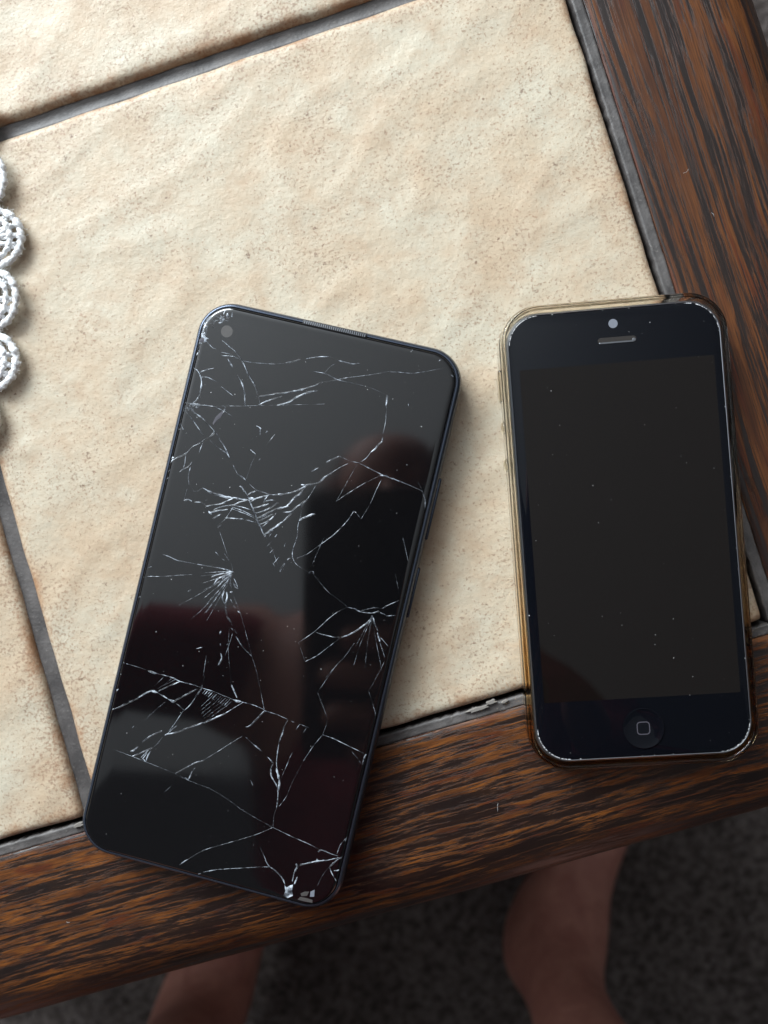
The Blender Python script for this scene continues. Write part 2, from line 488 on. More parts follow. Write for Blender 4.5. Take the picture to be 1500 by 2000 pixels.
# oak rails: profile pushed outwards from the tile field, mitred at the corners
PROFILE = [(4.3, -14), (4.3, -0.55), (4.9, -0.1), (6.3, 0.0), (38, 0.0), (42, -0.35), (46, -1.6), (49.5, -3.6), (52.6, -6.6), (54.8, -10.2), (56.0, -14.5), (56.2, -20), (55.4, -30), (53, -38), (49, -41), (14, -41), (8, -30)]
def rail(name, length, mat, loc, rz, seed):
    verts, faces = [], []
    n = 60; k = len(PROFILE)
    for i in range(n + 1):
        for d, z in PROFILE:
            x0, x1 = -length/2 - d, length/2 + d
            x = x0 + (x1 - x0) * i / n
            w = 0.35 * noise.noise(Vector((x * 0.02, seed, d * 0.01))) * min(1.0, max(0, (d - 9) / 30))
            verts.append((x * S, (-d + w) * S, (z + 0.3 * w) * S))
    for i in range(n):
        for j in range(k):
            faces.append((i*k+j, i*k+(j+1) % k, (i+1)*k+(j+1) % k, (i+1)*k+j))
    faces.append(tuple(range(k))[::-1]); faces.append(tuple(n*k+j for j in range(k)))
    o = link(name, mesh_from(verts, faces), mat, table)
    o.location = Vector(loc) + T_OFF; o.rotation_euler = (0, 0, rz)
    sharp(o, 40)
    return o
LX, LY = -FX0, FY1
rail('frame_rail', LX, M['wood_front'], (FX0/2*S, 0, TZ), 0, 1)
rail('frame_rail', LY, M['wood_side'], (0, FY1/2*S, TZ), math.pi/2, 2)
rail('frame_rail', LX, M['wood_front'], (FX0/2*S, FY1*S, TZ), math.pi, 3)
rail('frame_rail', LY, M['wood_side'], (FX0*S, FY1/2*S, TZ), -math.pi/2, 4)
for sx in (0, 1):
    for sy in (0, 1):
        cx = (8 if sx else FX0 - 8) * S; cy = (FY1 + 8 if sy else -8) * S
        lm = box_mesh(-0.029, 0.029, -0.029, 0.029, 0.001, TZ - 0.0412, 0.006)
        for v in lm.vertices:
            f = 0.72 + 0.28 * v.co.z / TZ; v.co.x *= f; v.co.y *= f
        o = link('leg', lm, M['wood_side'], table, smooth=False)
        o.location = Vector((cx, cy, 0)) + T_OFF

# ------------------------------------------------------------------ crocheted doily
def doily():
    cx, cy = -307.8, 196.5
    root = empty('doily', W(cx, cy, 0.3))
    tag(root, 'white crocheted cotton doily with scalloped edge lying on the tiles', 'doily')
    def scallop_mesh(seed, lift):
        random.seed(seed); verts, faces = [], []
        wdt, hgt = 8.6, 10.5
        # outer chain, bumpy like looped yarn
        pts, rad = [], []
        n = 46
        for i in range(n + 1):
            a = math.pi * (i / n) - math.pi/2
            x = hgt * math.cos(a) ** 0.75 if math.cos(a) > 0 else 0.0
            y = wdt * math.sin(a)
            z = 1.0 + lift * math.cos(a) + 0.15 * math.sin(i * 1.1 + seed)
            pts.append((x + 0.25*math.sin(i*1.9), y, z)); rad.append(0.95 + 0.16 * math.sin(i * 0.9 + seed) + 0.12 * random.random())
        tube([(p[0]*S, p[1]*S, p[2]*S) for p in pts], [r*S for r in rad], 8, verts, faces)
        # second, inner row
        pts2 = [(p[0]*0.74 - 0.2, p[1]*0.76, p[2] + 0.35 + 0.12*math.sin(i*1.1)) for i, p in enumerate(pts)]
        tube([(p[0]*S, p[1]*S, p[2]*S) for p in pts2], [(0.72 + 0.14*math.sin(i*0.8 + 2))*S for i in range(n+1)], 8, verts, faces)
        # fan of long stitches, each two twisted strands
        for k in range(7):
            if k == seed % 7: continue
            a = math.radians(-72 + 144 * k / 6)
            for s in (-1, 1):
                line = []
                for j in range(9):
                    t = j / 8
                    off = s * 0.5 * math.sin(t * 6 + k)
                    x = t * hgt * 0.86 * max(0.18, math.cos(a) ** 0.75) - 1.5 * (1 - t); y = t * wdt * 0.86 * math.sin(a)
                    line.append(((x - off*math.sin(a))*S, (y + off*math.cos(a))*S, (1.0 + lift * t * math.cos(a) * 0.9 + 0.3*math.cos(t*6+k)*s)*S))
                tube(line, [0.56*S]*9, 7, verts, faces)
        # loose fibres standing off the yarn
        for _ in range(260):
            p = Vector(random.choice(pts)) * (1.0 if random.random() < 0.6 else random.uniform(0.3, 0.9))
            d = Vector((random.uniform(-0.4, 1), random.uniform(-1, 1), random.uniform(0.0, 1))).normalized(); e = Vector((random.uniform(-1, 1), random.uniform(-1, 1), 0))
            L = random.uniform(1.2, 2.3)
            tube([(p + d*0.7)*S, (p + d*(0.7+L*0.5) + e*0.2)*S, (p + d*(0.6+L*0.8) + e*0.55)*S], [0.05*S, 0.04*S, 0.02*S], 3, verts, faces, cap=False)
        return mesh_from(verts, faces)
    meshes = [scallop_mesh(s, l) for s, l in ((1, 0.5), (2, 1.1), (5, 0.8), (11, 1.5))]
    n = 44; R0 = 126.0
    for i in range(n):
        a = math.radians(-10.9 - 8.1818 * i)
        o = link('scallop', meshes[(i * 7 + i // 3) % 4], M['yarn'], root)
        o.location = (R0 * math.cos(a) * S, R0 * math.sin(a) * S, 0.3 * S); o.rotation_euler = (0, 0, a)
        random.seed(i); f = 0.92 + 0.2 * random.random(); o.scale = (f, 1.0, 1.0)
    verts, faces = [], []
    for R in (125, 113, 101, 86, 71, 56, 40, 24, 10):
        m = max(24, int(R * 3.4))
        pts = [(R*math.cos(2*math.pi*i/m)*S, R*math.sin(2*math.pi*i/m)*S, (1.0 + 0.25*math.sin(i*1.7))*S) for i in range(m)]
        tube(pts, [(0.95 + 0.3*math.sin(i*2.2))*S for i in range(m)], 6, verts, faces, closed=True)
    prev = 10
    for R in (24, 40, 56, 71, 86, 101, 113, 125):
        m = int(R * 1.15)
        for i in range(m):
            a, b = 2*math.pi*i/m, 2*math.pi*(i + 0.5*(1 if i % 2 else -1))/m
            tube([(prev*math.cos(a)*S, prev*math.sin(a)*S, 0.9*S), ((prev+R)/2*math.cos((a+b)/2)*S, (prev+R)/2*math.sin((a+b)/2)*S, 1.2*S), (R*math.cos(b)*S, R*math.sin(b)*S, 0.9*S)], 0.75*S, 5, verts, faces)
        prev = R
    o = link('lace_body', mesh_from(verts, faces), M['yarn'], root)
    tag(o, kind='stuff')
doily()

# ------------------------------------------------------------------ cracked phone
BIG_C, BIG_A, BIG_W, BIG_H, BIG_T = (-131.756, 45.012), math.radians(-30.330), 77.2, 161.3, 8.9
big = empty('smartphone', W(*BIG_C, 0.22), BIG_A)
tag(big, 'black smartphone with badly cracked screen, lying slanted across tile and oak frame', 'smartphone')
BR = 10.2
o = link('frame', loft(BIG_W, BIG_H, BR, [(3.4, 0), (1.6, 0.5), (0.55, 1.6), (0.08, 3.2), (0.0, 4.6), (0.12, 6.0), (0.5, 7.3), (0.95, 7.95), (1.35, 8.2), (1.6, 8.15), (1.75, 7.7)], n=14), M['frame_big'], big); sharp(o, 50)
glass = link('screen_glass', loft(BIG_W, BIG_H, BR, [(1.85, 7.4), (1.85, 8.15), (1.98, 8.5), (2.3, 8.76), (2.9, 8.88), (3.6, BIG_T), ], n=14), M['glass_big'], big); sharp(glass, 60)
# earpiece grille in the top edge
ear = link('earpiece', loft(18.6, 1.15, 0.5, [(0, 8.10), (0, 8.42), (0.12, 8.46)], n=4), M['slot_and_crack_shade'], big); ear.location = (0.2 * S, (BIG_H/2 - 1.45) * S, 0)
for i in range(30):
    b = link('grille_bar', box_mesh(-0.12*S, 0.12*S, -0.42*S, 0.42*S, 8.40*S, 8.52*S), M['metal'], ear, smooth=False)
    b.location = ((-8.7 + 0.6*i) * S, 0, 0)
# front camera hole
def disc_mesh(r, z0, z1, n=32, bev=0.0):
    verts, faces = [], []
    rings = [(r, z0), (r, z1 - bev), (r - bev, z1)] if bev else [(r, z0), (r, z1)]
    for q, z in rings:
        for i in range(n): verts.append((q*math.cos(2*math.pi*i/n)*S, q*math.sin(2*math.pi*i/n)*S, z*S))
    for k in range(len(rings)-1):
        for i in range(n): faces.append((k*n+i, k*n+(i+1) % n, (k+1)*n+(i+1) % n, (k+1)*n+i))
    faces.append(tuple((len(rings)-1)*n + i for i in range(n)))
    return mesh_from(verts, faces)
pc = link('front_camera', disc_mesh(1.7, BIG_T - 0.3, BIG_T + 0.015, bev=0.01), M['lens_dim'], big, smooth=False); pc.location = (-29.4*S, 71.7*S, 0)
# side buttons on the right edge
for y0, y1 in ((27.5, 45.3), (5.0, 19.5)):
    link('side_button', box_mesh((BIG_W/2 - 0.6)*S, (BIG_W/2 + 0.55)*S, y0*S, y1*S, 3.4*S, 5.9*S, 0.0005), M['frame_big'], big)

BM_INV = (Matrix.Translation(W(*BIG_C, 0.22)) @ Matrix.Rotation(BIG_A, 4, 'Z')).inverted()
def big_local(px, py):
    p = BM_INV @ at(px, py, TZ + (BIG_T + 0.22) * S); return p.x / S, p.y / S

# fracture lines: (width in photo pixels, points in photo pixels on the glass plane)
CR = [
 (2, [402,665,416,680,424,681]), (3, [434,665,447,676,460,687,470,701,477,713,485,732,497,752,505,777]),
 (2, [432,695,442,695,458,697,470,703,480,706,492,708]), (1.1, [492,708,535,711,558,709]), (3, [558,709,575,706,587,702]), (2.4, [598,701,620,697,643,697]),
 (1.6, [432,688,452,692]), (2.6, [445,701,455,718]), (3, [463,732,472,748,478,770,478,795]), (3, [374,716,385,723,391,733,394,748,391,765,385,780,375,788]),
 (2, [391,727,404,722,418,719]), (2, [391,737,405,737,423,746]), (1.6, [432,755,455,773]), (4.5, [360,786,380,790,400,792,418,794]),
 (1.2, [418,794,440,793,475,793,505,792]), (0.7, [505,792,560,791,640,789]), (4, [505,775,535,770,560,767,580,763,600,758,615,753,631,746]),
 (3.2, [505,791,520,784,550,774]), (4.6, [541,792,566,785,580,776,600,767,620,763]), (1.6, [631,746,657,742,676,738,700,735,730,731,755,726]),
 (1.4, [755,726,780,727,805,729,830,726]), (2.6, [611,725,636,730,648,736,663,743,688,748]), (3, [661,704,675,708,690,711,703,710]), (1.4, [635,728,645,716,655,711]),
 (4.2, [757,772,755,785,754,792]), (1.0, [754,792,755,805,752,830,747,850]), (2, [755,804,753,815]), (3.2, [747,853,746,862,738,868,733,876,724,883]), (1.4, [724,883,715,895,700,904]),
 (2.6, [662,891,650,896,637,903]), (3.4, [622,914,608,921]), (4, [647,924,635,931,628,938,620,943,610,945]), (4, [616,945,603,947,588,947]), (1.0, [680,905,662,914,647,924]),
 (2.4, [688,902,700,904,720,914,748,928,775,938,800,948,825,959]), (1, [662,891,688,902]), (2.6, [825,959,830,975,831,993]), (1.6, [817,942,825,959]), (3, [742,929,757,929]),
 (1.2, [742,929,728,936,710,945,690,957,670,970,657,979]), (1.4, [745,937,735,957,725,980,715,998,705,1014]), (1.5, [691,998,680,1015,665,1032,650,1046,635,1057,620,1068,600,1082,580,1090]),
 (1.0, [634,1048,625,1068,615,1090,609,1105]), (2, [603,1122,606,1116,612,1117,613,1122]), (1, [612,1122,640,1155,660,1170,679,1186]),
 (2.2, [364,806,376,820,390,840,398,852]), (3, [378,805,393,815,406,828,417,840]), (2.2, [417,793,437,803,452,812]), (3.4, [440,794,438,804,428,812]),
 (3.4, [417,840,418,845,410,853,402,856]), (2, [402,856,390,866,377,872,364,885]), (3, [364,885,350,892,338,898,330,905]), (2.4, [422,845,430,860,438,872,444,885]),
 (2.4, [410,860,425,873,444,886]), (3.2, [436,868,444,885,448,894]), (2.6, [455,908,464,926]), (2.4, [464,926,475,933,480,938]), (1.6, [363,886,361,905,358,915]), (2.4, [376,902,368,912,358,917,350,922]),
 (1.6, [398,862,392,875,389,885]), (2, [372,912,368,930,369,942]), (2.2, [348,820,358,838]), (1.6, [343,838,360,838]), (4.4, [330,893,340,894]), (3, [327,921,332,918]), (3, [322,936,330,933]),
 (3, [500,831,508,836,510,838]), (1.6, [508,838,508,850]), (3, [489,878,499,887]), (3, [519,845,523,842]), (3, [505,899,510,896]), (1.3, [537,848,520,870]), (0.9, [499,887,490,910,481,935]),
 (5.5, [467,950,473,952,477,961]), (3.4, [472,950,476,956,483,968,488,980,494,994,500,1008,504,1020,510,1032,514,1042,520,1050]),
 (1.2, [480,938,490,948,500,957]), (5.4, [396,953,412,962,428,967,442,971,458,972]), (3.6, [455,971,470,975,484,976]), (2.8, [402,989,420,986,432,984,445,978,458,972]),
 (2.4, [417,996,425,992,440,988,455,986,470,980,486,976]), (4, [407,999,412,1001,422,998,437,996,445,995]), (6, [407,998,413,1005]), (3, [416,1014,422,1010,432,1004]),
 (2, [424,1028,430,1022,440,1014,448,1002,455,990]), (3.4, [425,1031,433,1025]), (3.6, [440,1012,460,1013,475,1014]), (2, [480,1015,490,1018,500,1021]), (2.2, [451,993,470,1000,485,1006,498,1013]),
 (2, [452,990,470,996,485,1003,497,1009]), (2.2, [455,987,475,991,490,996]), (3, [483,968,490,963,500,959]), (6, [485,974,497,974]), (3, [490,981,500,974,518,969,530,966]),
 (3.6, [500,957,515,962,528,966,545,966,560,964,575,960,590,953,600,947]), (2, [515,983,518,975,525,966]), (2.6, [517,980,525,977,537,977]), (4, [494,993,510,989,525,984]), (3.4, [498,1002,515,998,530,990,543,981]),
 (4.4, [503,1013,515,1007,530,999,545,993]), (6, [540,994,552,992,563,988]), (4.4, [560,988,565,984,575,973,587,964,597,951]), (2.4, [506,1017,520,1010,533,1004]), (3, [508,1024,520,1020,530,1013,540,1002]), (2, [511,1030,525,1019]),
 (5.2, [515,1046,525,1039,535,1032,545,1024,552,1019]), (2.4, [552,1019,563,1008,572,1000]), (3.4, [553,1001,570,999,580,990,592,982,598,977]), (2.2, [600,974,590,987,588,1003,585,1018]), (1.8, [618,946,610,960,600,975]),
 (4.4, [584,1017,590,1013,602,1008,615,1003]), (1.8, [584,1018,582,1028,580,1050,573,1070,571,1085,575,1097,582,1105]), (4, [515,1051,520,1045]), (2.6, [525,1049,530,1042]), (4.2, [537,1050,541,1044]),
 (2, [521,1068,530,1058]), (2, [527,1080,535,1072]), (2, [535,1100,545,1088]), (2, [533,1099,536,1106]), (4.4, [547,1117,552,1108,557,1100]), (2.4, [560,1094,567,1090]), (1.6, [555,1068,558,1060]),
 (4.4, [359,978,368,976,375,979]), (3.2, [380,981,392,981]), (2, [401,978,406,975]), (1.2, [428,1035,433,1050,438,1065,443,1080,450,1095]), (2.4, [420,1077,428,1086]), (2, [433,1091,440,1095]), (2.2, [438,1080,447,1095]),
 (2.2, [318,1083,330,1087,348,1095,365,1098]), (1, [365,1098,385,1102]), (2.2, [385,1102,402,1105]), (3.4, [402,1105,420,1108,440,1112,454,1117]),
 (1.6, [452,1117,430,1117,412,1118,398,1119]), (3, [452,1119,432,1121,420,1124,412,1128]), (3.4, [453,1120,440,1124,425,1131,417,1142]), (3, [453,1121,442,1130,432,1138,425,1146]), (2, [453,1122,445,1134,438,1145]),
 (6, [440,1120,448,1118,456,1117]), (5, [434,1130,443,1124,451,1119]), (2, [446,1130,443,1137]), (4, [452,1125,450,1140,452,1150]), (3.6, [457,1130,462,1140,465,1150]), (2.6, [465,1150,460,1147,456,1138]), (5, [449,1157,454,1156]),
 (3.2, [438,1154,434,1168,438,1178,442,1182]), (5, [442,1155,444,1165,440,1180]), (4, [440,1183,442,1195,444,1203]), (7, [443,1203,447,1210,450,1215]), (2.4, [450,1214,454,1222]), (4, [451,1226,456,1232]), (2.8, [461,1243,470,1258,480,1270,486,1276]), (1.6, [486,1276,492,1282]), (3, [457,1229,463,1238]),
 (4, [429,1239,432,1232]), (2, [430,1256,431,1262]), (3, [431,1275,433,1285,430,1292,426,1299]), (1, [455,1235,447,1260,440,1280]), (2, [443,1260,445,1257]), (2.4, [450,1170,454,1178]), (2.6, [456,1182,460,1188]), (3, [464,1193,468,1197]),
 (1.6, [278,1129,290,1126,318,1126]), (0.9, [318,1126,345,1124,375,1122]), (1.4, [265,1167,278,1165]), (1.4, [280,1114,297,1106]), (1.4, [383,1267,395,1264]), (1.6, [367,1155,374,1151]),
 (0.8, [448,1130,400,1185,372,1210]), (0.7, [446,1132,420,1170,398,1200]), (0.7, [444,1128,390,1160,350,1182]), (0.8, [403,1280,400,1300,397,1320]),
 (3, [679,1186,692,1189,704,1195,717,1197,729,1197,740,1193]), (1.7, [705,1194,720,1189,735,1187,746,1189]), (1.4, [746,1189,760,1181,782,1172]), (1.6, [742,1196,755,1202]), (2.4, [755,1203,773,1202]),
 (1.4, [679,1186,660,1195,640,1210,615,1233,583,1255]), (3, [727,1202,720,1213,705,1225,693,1233,680,1240,665,1245]), (2.2, [665,1245,650,1244,630,1239,617,1235]), (1.8, [664,1246,640,1265,618,1281,596,1292]), (4, [672,1243,684,1239]),
 (1.3, [692,1256,675,1280,655,1302,635,1325]), (2.6, [728,1204,733,1220,738,1232]), (4.2, [737,1235,739,1243,742,1253]), (1.3, [743,1245,752,1255,763,1268]), (1, [742,1255,752,1285]), (3.6, [721,1217,724,1211]),
 (0.7, [727,1205,705,1255,690,1302]), (0.7, [727,1205,718,1255,713,1305]), (0.7, [727,1205,735,1255,746,1310]), (0.6, [727,1205,712,1230,695,1262]), (1.0, [772,1120,778,1150]), (1, [787,1050,797,1095]),
 (1.6, [235,1293,260,1300,285,1308]), (7, [290,1311,300,1314,308,1316]), (2, [308,1316,335,1323,352,1331,375,1337,393,1343]), (1.8, [395,1344,415,1350,440,1360,455,1366]), (2.4, [215,1387,230,1382,253,1371,270,1363]), (3.4, [270,1363,285,1354,297,1349,305,1350]), (6, [296,1350,309,1353]),
 (2.4, [310,1350,330,1341,345,1334,352,1331]), (1.6, [308,1345,322,1337,335,1325]), (1.4, [302,1340,320,1322]), (1.6, [320,1340,342,1327]), (3, [309,1354,320,1360,330,1366]), (6.5, [329,1366,337,1370,342,1369]), (2.8, [345,1375,352,1380,359,1387]),
 (2.2, [340,1369,360,1358,385,1345]), (2.8, [395,1338,394,1345,388,1353,382,1362]), (2, [382,1362,372,1376,360,1388]), (1.7, [358,1388,350,1400,340,1415,330,1428]), (0.9, [324,1370,300,1390,282,1408]), (3, [250,1368,256,1372]), (3.2, [258,1422,262,1418]), (4, [226,1350,231,1346]), (4, [232,1312,236,1318]),
 (2, [474,1372,455,1384,440,1393]), (3.2, [440,1393,420,1402,397,1412]), (3.6, [397,1411,375,1420,360,1424]), (2.6, [360,1424,345,1430,328,1434]), (4.5, [322,1436,330,1432]), (1.6, [318,1440,305,1455,295,1462,285,1470,275,1480]),
 (2, [346,1417,335,1426,326,1434]), (2.6, [316,1427,300,1434,288,1441,278,1449]), (4, [270,1459,262,1465,255,1468]), (2.4, [297,1460,280,1468,258,1477]), (2, [292,1464,283,1472,275,1480]), (3.2, [294,1466,288,1478,285,1488]), (2.4, [285,1488,280,1482]), (2, [288,1470,278,1483]),
 (3.4, [452,1337,457,1350,463,1363]), (4.4, [455,1367,462,1369,472,1371]), (1.6, [473,1438,450,1452,425,1468,397,1485]), (3, [397,1485,380,1490,372,1495]), (2.2, [372,1494,355,1505,342,1511]), (4.2, [376,1505,372,1515,368,1522]), (2.4, [361,1518,370,1525]), (2, [382,1499,376,1506]),
 (1.4, [322,1546,334,1536]), (0.8, [220,1463,260,1478,290,1490,340,1510]), (0.8, [410,1540,440,1558,470,1580]),
 (1.8, [472,1371,495,1377,516,1386]), (2.2, [516,1388,540,1395]), (1.4, [540,1395,562,1405]), (2.2, [568,1408,575,1411]), (1.4, [585,1414,605,1422]), (1.4, [630,1435,650,1442,685,1459]), (1.4, [685,1459,712,1472]),
 (1.5, [516,1386,512,1365,508,1345]), (2.2, [516,1388,500,1405,488,1417,480,1420]), (2, [480,1440,495,1454]), (3.2, [495,1454,512,1468]), (2.6, [522,1478,528,1484,534,1491]),
 (1.4, [562,1406,555,1420]), (2.8, [555,1420,552,1432,545,1450]), (2, [545,1450,542,1470,540,1490,541,1500]), (3.4, [533,1492,529,1505,531,1518,538,1530,543,1540]), (5, [540,1500,543,1512,546,1525]), (5.4, [546,1523,544,1540,542,1546]), (2.2, [543,1545,542,1565,540,1578]), (1, [540,1578,535,1592]),
 (2, [571,1470,566,1480]), (1, [566,1480,560,1495,549,1520]), (1.2, [630,1435,610,1460,592,1487]), (1.2, [560,1555,553,1565]), (0.8, [553,1565,545,1575]), (1.8, [586,1414,578,1425]), (2.4, [600,1420,592,1432]),
 (3.6, [716,1473,711,1480,708,1492]), (3, [701,1486,708,1494]), (1, [687,1468,700,1483]), (1.4, [720,1350,727,1370]), (2, [727,1370,733,1393,736,1405]), (0.9, [620,1352,633,1385,640,1405]), (2, [490,1525,494,1535]),
 (2, [350,1690,358,1684,367,1678]), (1, [367,1678,400,1660,450,1645,500,1630,533,1616]), (1.8, [533,1616,570,1634,600,1647,622,1658]), (2.8, [622,1664,628,1660,645,1667,660,1672]), (3, [387,1708,395,1704]), (1.8, [395,1704,425,1698]), (1.2, [425,1698,480,1695]), (2, [480,1695,520,1693,527,1694]),
 (1.6, [508,1655,515,1670,520,1682]), (2.8, [518,1680,527,1694]), (4.2, [527,1693,537,1700,545,1708]), (3, [543,1706,550,1713,557,1727]), (3.6, [583,1690,600,1686,620,1682,640,1680]), (2.2, [640,1680,668,1674]), (4.4, [578,1687,581,1692,575,1703]), (3, [575,1703,571,1722]), (4.4, [581,1712,575,1727]), (3.4, [619,1677,620,1684]),
 (3.2, [668,1674,655,1682,643,1693]), (1.3, [643,1693,630,1710,620,1730]), (2.4, [643,1693,648,1705,657,1722]), (3.4, [652,1701,665,1700]), (1.8, [658,1668,665,1650,675,1638]), (4, [674,1644,682,1632]), (2.2, [680,1622,687,1614]),
 (2.6, [806,683,802,688]), (2.6, [862,702,857,705]), (2.6, [881,732,886,736]), (2.2, [797,788,798,793]), (2, [900,0,900,1]),
]
CR.pop()
for hl in ([400,1320,396,1333,393,1343], [492,1282,502,1315,508,1345], [449,1214,446,1270,452,1337], [450,1095,453,1106,455,1117], [582,1105,598,1115,612,1122], [640,1405,636,1420,630,1435],
           [763,1268,742,1310,720,1350], [535,1592,534,1605,533,1616], [592,1487,570,1530,560,1555], [700,904,690,920,657,979], [705,1014,698,1005,691,998], [583,1255,590,1275,596,1292],
           [655,1302,632,1335,620,1352], [520,1050,536,1085,547,1117], [369,942,364,960,359,978], [392,981,400,985,402,989], [831,993,826,1030,815,1062], [450,1150,470,1200,492,1282], [340,1511,375,1527,410,1540],
           [470,1580,500,1598,533,1616], [688,748,722,757,757,772], [830,726,850,722,870,718], [643,697,652,700,661,704], [505,777,507,784,505,791], [369,942,380,960,396,953]):
    CR.append((0.6, hl))
# combs of fine parallel fractures
for i in range(13):
    t = i / 12; x = 402 + 52*t; y = 1347 + 21*t
    CR.append((1.6 + 0.9*(i % 2), [x, y, x - 7 - 6*t, y + 8 + 5*t]))
for i in range(6):
    t = i / 5; x = 412 + 34*t; y = 1362 + 14*t
    CR.append((0.6, [x, y, x - 24 - 20*t, y + 22 + 10*t]))
for i in range(7):
    x = 452; y = 1119 + i * 1.5
    CR.append((0.8, [x, y, x - 60 + i*2, y + 6 + i*13]))
# crumbled glass at the corner, the left edge and the impact point
random.seed(21)
def crumbs(poly, count, w0, w1, l0, l1):
    xs = poly[0::2]; ys = poly[1::2]; n = len(xs)
    for _ in range(count):
        k = random.random() * (n - 1); i = int(k); f = k - i
        x = xs[i] + (xs[i+1] - xs[i]) * f + random.uniform(-5, 5); y = ys[i] + (ys[i+1] - ys[i]) * f + random.uniform(-5, 5)
        a = random.uniform(0, 2*math.pi); L = random.uniform(l0, l1)
        CR.append((random.uniform(w0, w1), [x, y, x + L*math.cos(a), y + L*math.sin(a)]))
crumbs([400,664, 398,650, 402,638, 412,632, 424,628, 436,621, 452,616], 46, 2.0, 5.0, 4, 12)
crumbs([392,665, 386,690, 380,708], 14, 2.0, 4.0, 3, 9)
crumbs([362,800, 368,796, 378,792], 22, 2.0, 5.0, 4, 11)
crumbs([398,655, 400,664, 392,668], 12, 3.0, 6.5, 5, 10)

def crack_mesh(w, pts, seed, lift=0.012):
    random.seed(seed)
    P = [Vector(big_local(pts[i], pts[i+1])) for i in range(0, len(pts), 2)]
    # Catmull-Rom smoothing with a little jitter
    Q = []
    for i in range(len(P) - 1):
        p0, p1, p2, p3 = P[max(i-1, 0)], P[i], P[i+1], P[min(i+2, len(P)-1)]
        n = max(2, int((p2 - p1).length / 0.45))
        for j in range(n):
            t = j / n
            Q.append(0.5 * ((2*p1) + (p2-p0)*t + (2*p0-5*p1+4*p2-p3)*t*t + (3*p1-p0-3*p2+p3)*t**3))
    Q.append(P[-1])
    n = len(Q); wm = w * 0.84 / 7.1 if w > 1.6 else w * 0.66 / 7.1
    verts, faces = [], []
    z = BIG_T + lift
    for i, q in enumerate(Q):
        t = i / max(n - 1, 1)
        d = (Q[min(i+1, n-1)] - Q[max(i-1, 0)]); d = d.normalized() if d.length else Vector((1, 0))
        s = Vector((-d.y, d.x))
        env = (0.30 + 0.70 * math.sin(math.pi * min(max(t, 0.0), 1.0)) ** 0.6)
        mod = 0.5 + 0.75 * abs(noise.noise(Vector((i * 0.33, seed * 1.7, w)))) * 1.6 + 0.2 * random.random()
        h = 0.5 * wm * env * mod
        q = q + s * random.uniform(-0.05, 0.05) * min(wm * 2, 1.0)
        e = random.uniform(-0.5, 0.5) * h
        for k, zz in ((-h, 0.0), (e, 0.35 * h + 0.01), (h, 0.0)):
            c = q + s * k
            lim_x, lim_y = BIG_W/2 - 2.2, BIG_H/2 - 2.2
            cx, cy = max(-lim_x, min(lim_x, c.x)), max(-lim_y, min(lim_y, c.y))
            dip = max(0.0, (max(abs(cx) - (BIG_W/2 - 3.6), abs(cy) - (BIG_H/2 - 3.6)))) * 0.10
            verts.append((cx * S, cy * S, (z + zz - dip) * S))
    for i in range(n - 1):
        a, b = 3*i, 3*i + 3
        faces += [(a, a+1, b+1, b), (a+1, a+2, b+2, b+1)]
    return mesh_from(verts, faces)
for i, (w, pts) in enumerate(CR):
    link('crack', crack_mesh(w, pts, i), M['crack'], glass, smooth=False)
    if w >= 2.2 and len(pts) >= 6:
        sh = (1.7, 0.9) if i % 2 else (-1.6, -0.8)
        link('crack', crack_mesh(w * 0.6, [c + sh[k % 2] for k, c in enumerate(pts)], i + 500, 0.004), M['slot_and_crack_shade'], glass, smooth=False)  # near-black ribbon offset from wider cracks, painted as the fracture's shadow side

# the chipped patches: flat flakes of loosened or crushed glass
def glass_chip(px, mat, h, name='glass_chip', seed=0):
    P = [big_local(px[i], px[i+1]) for i in range(0, len(px), 2)]
    cx = sum(p[0] for p in P)/len(P); cy = sum(p[1] for p in P)/len(P)
    n = len(P); random.seed(seed)
    zb = BIG_T - 0.25 - 0.0
    verts = [(x*S, y*S, zb*S) for x, y in P] + [((cx+(x-cx)*0.9)*S, (cy+(y-cy)*0.9)*S, (BIG_T + h*random.uniform(0.5, 1.2))*S) for x, y in P] + [(cx*S, cy*S, (BIG_T + h*1.4)*S)]
    faces = [(i, (i+1) % n, n+(i+1) % n, n+i) for i in range(n)] + [(n+i, n+(i+1) % n, 2*n) for i in range(n)]
    link(name, mesh_from(verts, faces), mat, glass, smooth=False)
glass_chip([414,828, 420,815, 429,806, 436,801, 437,806, 431,816, 422,823, 416,831], M['ink'], 0.05, seed=1)
glass_chip([555,1727, 560,1733, 566,1729, 573,1727, 571,1740, 573,1750, 562,1755, 553,1751, 557,1740], M['crack'], 0.16, seed=2)
glass_chip([585,1751, 600,1754, 612,1758, 611,1764, 595,1761, 580,1757], M['lens_dim'], 0.02, seed=3)
glass_chip([586,1745, 595,1741, 605,1741, 600,1750, 588,1751], M['lens_dim'], 0.02, seed=4)
glass_chip([606,1741, 615,1737, 614,1752, 605,1752], M['lens'], 0.03, seed=5)
glass_chip([404,622, 412,616, 415,621, 408,628, 401,629], M['crack'], 0.08, seed=6)
glass_chip([388,664, 395,658, 401,661, 399,668, 389,668], M['ink'], 0.05, seed=7)

